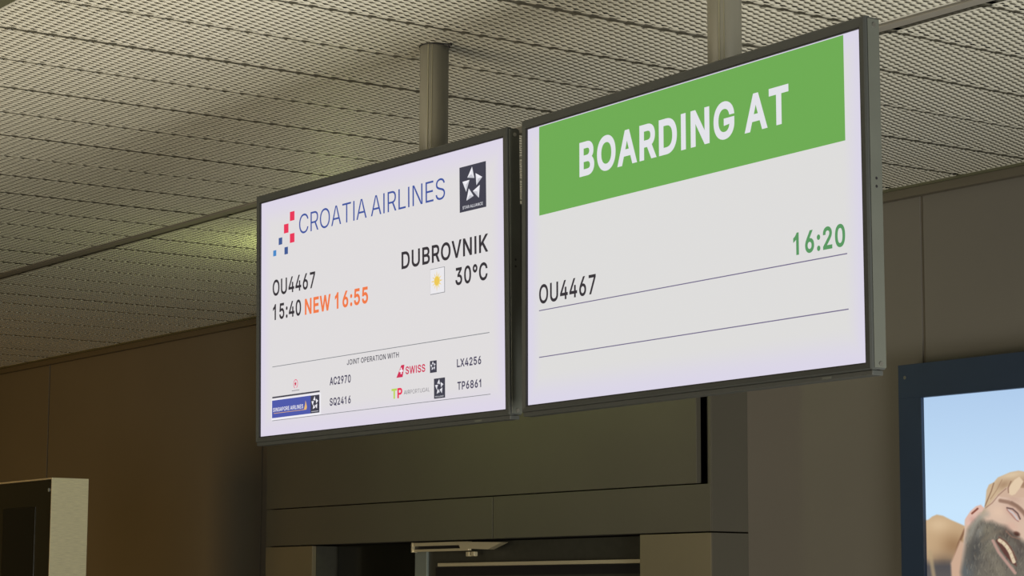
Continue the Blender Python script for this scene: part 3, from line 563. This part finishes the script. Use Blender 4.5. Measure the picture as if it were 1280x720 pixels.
bm = bmesh.new(); zc = CZ - (0.862 + EYE)
for p, q_ in (((.033, .004, zc - .004), (.052, .012, zc - .007)), ((.045, .008, zc - .006), (.047, .010, zc - .014)), ((.052, .012, zc - .007), (.060, .006, zc - .006))): add_cyl(bm, p, q_, .0022, 8)
bm_obj('cable_tie', bm, M_rim, pl)

# ================================================================ LIGHTBOX POSTER
X0, X1, Z1, Z0 = -4.967, -4.167, .6146, -.735
pb = empty('poster_lightbox', (X0, 5.0, Z0 - .105 + EYE), 'wall mounted light box with dark blue frame and backlit photo of a smiling bearded man', 'poster')
def pbox(name, x0, x1, y0, y1, z0, z1, m, bv=0.0, parent=None): 
    ox, oy, oz = pb.location
    return box(name, x0 - ox, x1 - ox, y0 - oy, y1 - oy, z0 + EYE - oz, z1 + EYE - oz, m, parent or pb, bv)
fw, fh = .0955, .1045
pbox('frame_rail', X0 - fw, X1 + fw, 5.0, 5.03, Z1 + .0005, Z1 + fh, M_frame, .002)
pbox('frame_rail', X0 - fw, X1 + fw, 5.0, 5.03, Z0 - fh, Z0 - .0005, M_frame, .002)
pbox('frame_stile', X0 - fw, X0 - .0005, 5.0005, 5.03, Z0 - .001, Z1 + .001, M_frame, .001)
pbox('frame_stile', X1 + .0005, X1 + fw, 5.0005, 5.03, Z0 - .001, Z1 + .001, M_frame, .001)
pbox('back_case', X0 - fw + .004, X1 + fw - .004, 5.03, 5.0995, Z0 - fh + .004, Z1 + fh - .004, M_frame)
for x in (X0 - .066, X1 + .066):
    bm = bmesh.new(); ox, oy, oz = pb.location
    add_cyl(bm, (x - ox, -.0012, Z1 + .065 + EYE - oz), (x - ox, .002, Z1 + .065 + EYE - oz), .0055, 14); bm_obj('screw', bm, M_screw, pb)

def paint(px, py):
    """the printed photograph, painted in its own drawing units; returns sRGB 0..255"""
    N = px.shape
    rng = np.random.RandomState(3)
    def poly(pts, soft=1.2):
        pts = np.array(pts, float); n = len(pts); inside = np.zeros(N, bool); dmin = np.full(N, 1e9)
        for i in range(n):
            x1, y1 = pts[i]; x2, y2 = pts[(i + 1) % n]
            c = ((y1 > py) != (y2 > py)) & (px < (x2 - x1) * (py - y1) / ((y2 - y1) + 1e-12) + x1); inside ^= c
            dx, dy = x2 - x1, y2 - y1; t = np.clip(((px - x1) * dx + (py - y1) * dy) / (dx * dx + dy * dy + 1e-9), 0, 1)
            dmin = np.minimum(dmin, np.hypot(px - x1 - t * dx, py - y1 - t * dy))
        s = np.where(inside, dmin, -dmin)
        return np.clip(.5 + s / (2 * soft), 0, 1)
    def line(pts, wd, soft=0.8):
        pts = np.array(pts, float); d = np.full(N, 1e9)
        for (x1, y1), (x2, y2) in zip(pts, pts[1:]):
            dx, dy = x2 - x1, y2 - y1; t = np.clip(((px - x1) * dx + (py - y1) * dy) / (dx * dx + dy * dy + 1e-9), 0, 1)
            d = np.minimum(d, np.hypot(px - x1 - t * dx, py - y1 - t * dy))
        return np.clip((wd / 2 - d) / soft + .5, 0, 1)
    def blob(x, y, rx, ry, ang=0, p=2.0):
        a = math.radians(ang); u = ((px - x) * math.cos(a) + (py - y) * math.sin(a)) / rx; v = (-(px - x) * math.sin(a) + (py - y) * math.cos(a)) / ry
        return np.exp(-(u * u + v * v) ** (p / 2))
    img = np.zeros(N + (3,))
    t = np.clip((py - 485) / 150, 0, 1)[..., None]
    img[:] = np.array([176, 204, 236]) * (1 - t) + np.array([199, 228, 252]) * t
    def over(m, col, a=1.0): img[:] = img * (1 - m[..., None] * a) + np.array(col, float) * m[..., None] * a
    # shoulder and torso
    m = poly([(1140, 652), (1157, 650), (1162, 646), (1168, 643.5), (1176, 645), (1186, 650), (1198, 655), (1207, 659), (1212, 690), (1212, 760), (1500, 800), (1500, 1200), (1100, 1200), (1140, 800)], 1.0)
    over(m, (196, 166, 130)); over(m * blob(1170, 656, 16, 10), (214, 186, 150)); over(m * blob(1190, 682, 16, 14), (150, 116, 84), .8)
    over(m * blob(1178, 705, 22, 12), (104, 88, 76), .8); over(m * np.clip((py - 698) / 10, 0, 1), (74, 74, 80), .85)
    over(m * line([(1159, 690), (1164, 720)], 5, 3), (180, 158, 124), .7)
    over(m * line([(1204, 662), (1196, 680), (1190, 700)], 3, 2), (120, 84, 62), .8)
    over(m * poly([(1198, 676), (1206, 680), (1204, 705), (1208, 740), (1188, 740), (1186, 704)], 1.5), (204, 170, 146))
    # head
    f = poly([(1204, 650), (1212, 640), (1225, 640), (1234, 626), (1246, 614), (1262, 609), (1280, 609), (1330, 620), (1420, 660), (1450, 760), (1380, 860), (1260, 830), (1205, 760), (1200, 700), (1203, 668)], 1.0)
    over(f, (214, 186, 166)); over(f * blob(1252, 618, 14, 8), (226, 200, 182)); over(f * blob(1246, 640, 10, 8), (226, 196, 172), .8)
    over(f * blob(1262, 622, 12, 5, 25), (190, 156, 138), .6)
    over(f * blob(1222, 636, 7, 6), (196, 178, 150), .8)
    # ear
    e_ = poly([(1204, 655), (1205, 648), (1211, 639), (1218, 633), (1224, 631), (1229, 636), (1223, 646), (1214, 656), (1208, 657)], .8)
    over(e_, (222, 186, 172)); over(e_ * line([(1213, 642), (1220, 636)], 2.4, 1), (128, 70, 56), .9); over(e_ * blob(1214, 650, 4, 4), (204, 160, 148), .8)
    # beard with streaky texture
    b = poly([(1208, 662), (1214, 654), (1222, 646), (1230, 652), (1238, 652), (1246, 656), (1256, 658), (1265, 668), (1275, 676), (1292, 682), (1300, 700), (1330, 780), (1270, 830), (1205, 770), (1199, 715), (1203, 690)], 3.4)
    over(b, (112, 106, 96))
    over(b * blob(1217, 690, 10, 26, 10), (72, 72, 72), .8); over(b * blob(1262, 664, 12, 6, 25), (84, 74, 68), .8)
    over(b * blob(1272, 690, 9, 12, -20), (92, 84, 80), .8); over(b * blob(1205, 715, 10, 14), (92, 100, 106), .7)
    over(b * blob(1232, 662, 7, 6), (140, 132, 112), .6); over(b * blob(1236, 684, 8, 12, 30), (124, 118, 102), .6); over(b * blob(1246, 712, 10, 8), (118, 110, 96), .6); over(b * blob(1222, 664, 4, 10, 25), (150, 150, 144), .5); over(b * blob(1252, 668, 10, 4, 25), (78, 66, 60), .6)
    for k in range(420):
        x = rng.uniform(1204, 1276); y = rng.uniform(648, 722); L = rng.uniform(2, 6); a = math.radians(rng.uniform(60, 125))
        c = rng.choice([0, 1, 2, 3], p=[.35, .3, .2, .15]); col = [(70, 66, 64), (140, 132, 116), (168, 160, 142), (104, 92, 76)][c]
        over(b * line([(x, y), (x + L * math.cos(a), y + L * math.sin(a))], rng.uniform(.5, 1.2), .9), col, .34)
    over(blob(1226, 641, 4, 9, 20) * f, (168, 156, 132), .6)
    over(line([(1212, 668), (1216, 656), (1224, 646)], 3.5, 4), (168, 166, 156), .45); over(line([(1226, 676), (1238, 668), (1248, 664)], 4, 5), (134, 122, 104), .5); over(line([(1240, 700), (1250, 716)], 6, 6), (142, 134, 118), .45)
    over(line([(1207, 676), (1213, 660), (1222, 648), (1231, 643)], 7, 6) * f, (158, 154, 142), .5); over(line([(1256, 663), (1266, 672), (1274, 684)], 5, 5), (82, 70, 64), .6)
    # mouth
    mo = poly([(1242, 676), (1247, 672), (1254, 676), (1261, 684), (1266, 696), (1268, 708), (1262, 704), (1252, 692)], .9)
    over(mo, (96, 62, 56))
    lip_ = line([(1239, 676), (1246, 690), (1256, 703), (1266, 716)], 3.6, 1.8); over(lip_, (196, 156, 144), .85)
    th = [(1247.5, 676), (1252, 679.5), (1256, 684), (1259.5, 689), (1262, 694.5), (1264, 699)]
    over(line([(1247, 675.5), (1251.5, 678.5), (1256, 683.5), (1260, 690), (1263, 698), (1264.5, 702)], 4.4, 1.2), (226, 208, 178), .95)
    for (x, y) in th[:-1]: over(line([(x + .4, y + 4.0), (x + 4.2, y - .4)], .7, .8), (168, 138, 112), .6)
    over(line([(1246, 671), (1256, 678), (1264, 690), (1268, 700)], 1.4, .8), (120, 84, 74), .7)
    # nose, eye, brow
    over(f * blob(1262, 658, 8, 6, 20), (216, 176, 158), .7)
    over(line([(1255, 664), (1262, 671), (1272, 674)], 1.6, 1.0), (150, 112, 96), .6)
    over(blob(1268, 667.5, 4.2, 2.8, 25, 4), (70, 44, 38), .95); over(blob(1268, 665.8, 3, 1.2, 20), (128, 88, 74), .5)
    over(f * blob(1264, 641, 11, 6, 35), (192, 152, 138), .7)
    over(line([(1256, 635), (1263, 636.5), (1269, 642), (1272, 649)], 1.8, .9), (92, 70, 70), .9)
    over(line([(1258, 638), (1263, 641), (1267, 646), (1269, 650)], 2.2, .9), (206, 196, 196), .9)
    over(line([(1256, 637), (1261, 643), (1266, 649), (1270, 652)], 1.2, .8), (160, 112, 104), .8)
    over(f * line([(1248, 626), (1258, 628), (1268, 633), (1276, 641), (1284, 652)], 4.5, 2.4), (140, 108, 92), .75)
    over(f * line([(1262, 628), (1272, 635), (1282, 646)], 3.0, 2.0), (112, 84, 72), .5)
    # hand on the brow
    over(poly([(1240, 618), (1262, 600), (1290, 600), (1290, 622), (1250, 622)], 1.2), (206, 176, 154))
    over(f * line([(1248, 626), (1258, 628), (1268, 633), (1276, 641), (1284, 652)], 3.5, 2.4), (150, 118, 100), .6)
    h = poly([(1228.5, 634), (1230, 624), (1231, 613), (1234, 606), (1240, 603), (1245, 597), (1252, 594), (1260, 590.5), (1270, 588.5), (1284, 591), (1330, 600), (1400, 640), (1400, 668), (1340, 628), (1282, 611), (1273, 610), (1262, 606), (1254, 610), (1246, 617), (1237, 628), (1232, 633.5)], .8)
    over(h, (204, 178, 146)); over(h * blob(1262, 594, 14, 4, -10), (222, 200, 168), .8); over(h * blob(1276, 606, 12, 7), (150, 116, 94), .8)
    over(h * blob(1252, 606, 8, 5, -30), (150, 116, 90), .55)
    f2 = poly([(1258, 614), (1260, 607), (1265, 600), (1271, 596), (1276, 602), (1272, 610), (1266, 618), (1262, 619.5), (1259, 618)], .7); over(f2, (226, 202, 172))
    over(line([(1261, 602), (1257.5, 610), (1258, 616)], 1.4, .8), (128, 94, 76), .7)
    over(h * line([(1240, 604), (1237, 614), (1232, 626), (1229, 633)], 1.5, .9), (138, 106, 84), .8)
    over(h * line([(1250, 600), (1244, 612), (1236, 624)], 1.3, .9), (152, 118, 94), .5)
    over(line([(1230, 635), (1238, 629), (1246, 619), (1255, 611)], 1.4, 1.0), (140, 106, 90), .6)
    return img
xs = np.concatenate([np.linspace(0, .46, 210), np.linspace(.47, .80, 34)])
zs = np.concatenate([np.linspace(0, .18, 20), np.linspace(.182, .60, 240), np.linspace(.62, 1.3496, 46)])
XX, ZZ = np.meshgrid(xs, zs)
PXg = 1151.1 + 313.8 * XX + 8.1 * ZZ + 6.9 * XX * ZZ
PYg = 496.8 - 30.1 * XX + 418.7 * ZZ + 95.8 * XX * ZZ * 0 + 51.2 * XX * ZZ
img = paint(PXg, PYg)
nv, nh = XX.shape
V = np.stack([XX, np.zeros_like(XX), Z1 + EYE - pb.location.z - ZZ], -1).reshape(-1, 3)
idx = np.arange(nv * nh).reshape(nv, nh)
F = np.stack([idx[1:, :-1], idx[1:, 1:], idx[:-1, 1:], idx[:-1, :-1]], -1).reshape(-1, 4)
pr_ = mesh_obj('printed_photo', V, F.tolist(), None, pb); pr_.location = (0, 0.012, 0)
c = img.reshape(-1, 3) / 255; lin = np.where(c <= .04045, c / 12.92, ((c + .055) / 1.055) ** 2.4)
at = pr_.data.color_attributes.new('print', 'FLOAT_COLOR', 'POINT')
at.data.foreach_set('color', np.concatenate([lin, np.ones((len(lin), 1))], 1).astype(np.float32).ravel())
mp = emis('backlit_print', (1, 1, 1, 1)); an = mp.node_tree.nodes.new('ShaderNodeAttribute'); an.attribute_name = 'print'
mp.node_tree.links.new(an.outputs['Color'], mp.node_tree.nodes['Principled BSDF'].inputs['Emission Color'])
pr_.data.materials.append(mp)

# ================================================================ FREE-STANDING KIOSK (bottom left)
kx, ky, kz = -9.017, 4.0, .506
k = empty('kiosk_totem', (kx, ky, 0), 'tall brushed steel kiosk with dark glass front standing free before the wall', 'kiosk')
wd, dp, hh = .66, .167, kz + EYE
box('side_plate', -.006, 0, 0, dp, 0, hh, M_steel, k, .0015)
box('side_plate', -wd, -wd + .006, 0, dp, 0, hh, M_steel, k, .0015)
box('top_plate', -wd + .006, -.006, 0, dp, hh - .006, hh, M_steel, k, .0015)
box('body', -wd + .007, -.007, .012, dp - .004, .004, hh - .007, M_kframe, k)
box('glass_front', -wd + .010, -.010, .006, .012, .01, hh - .012, M_kframe, k)
scn = box('inner_screen', -wd + .15, -.168, .003, .006, .7, hh - .115, M_glassblk, k, .001)
bm = bmesh.new(); add_cyl(bm, (-.034, .001, hh - .050), (-.034, .007, hh - .050), .0075, 16); bm_obj('sensor', bm, mat('sensor_glass', (.45, .5, .5, 1), .2), k)
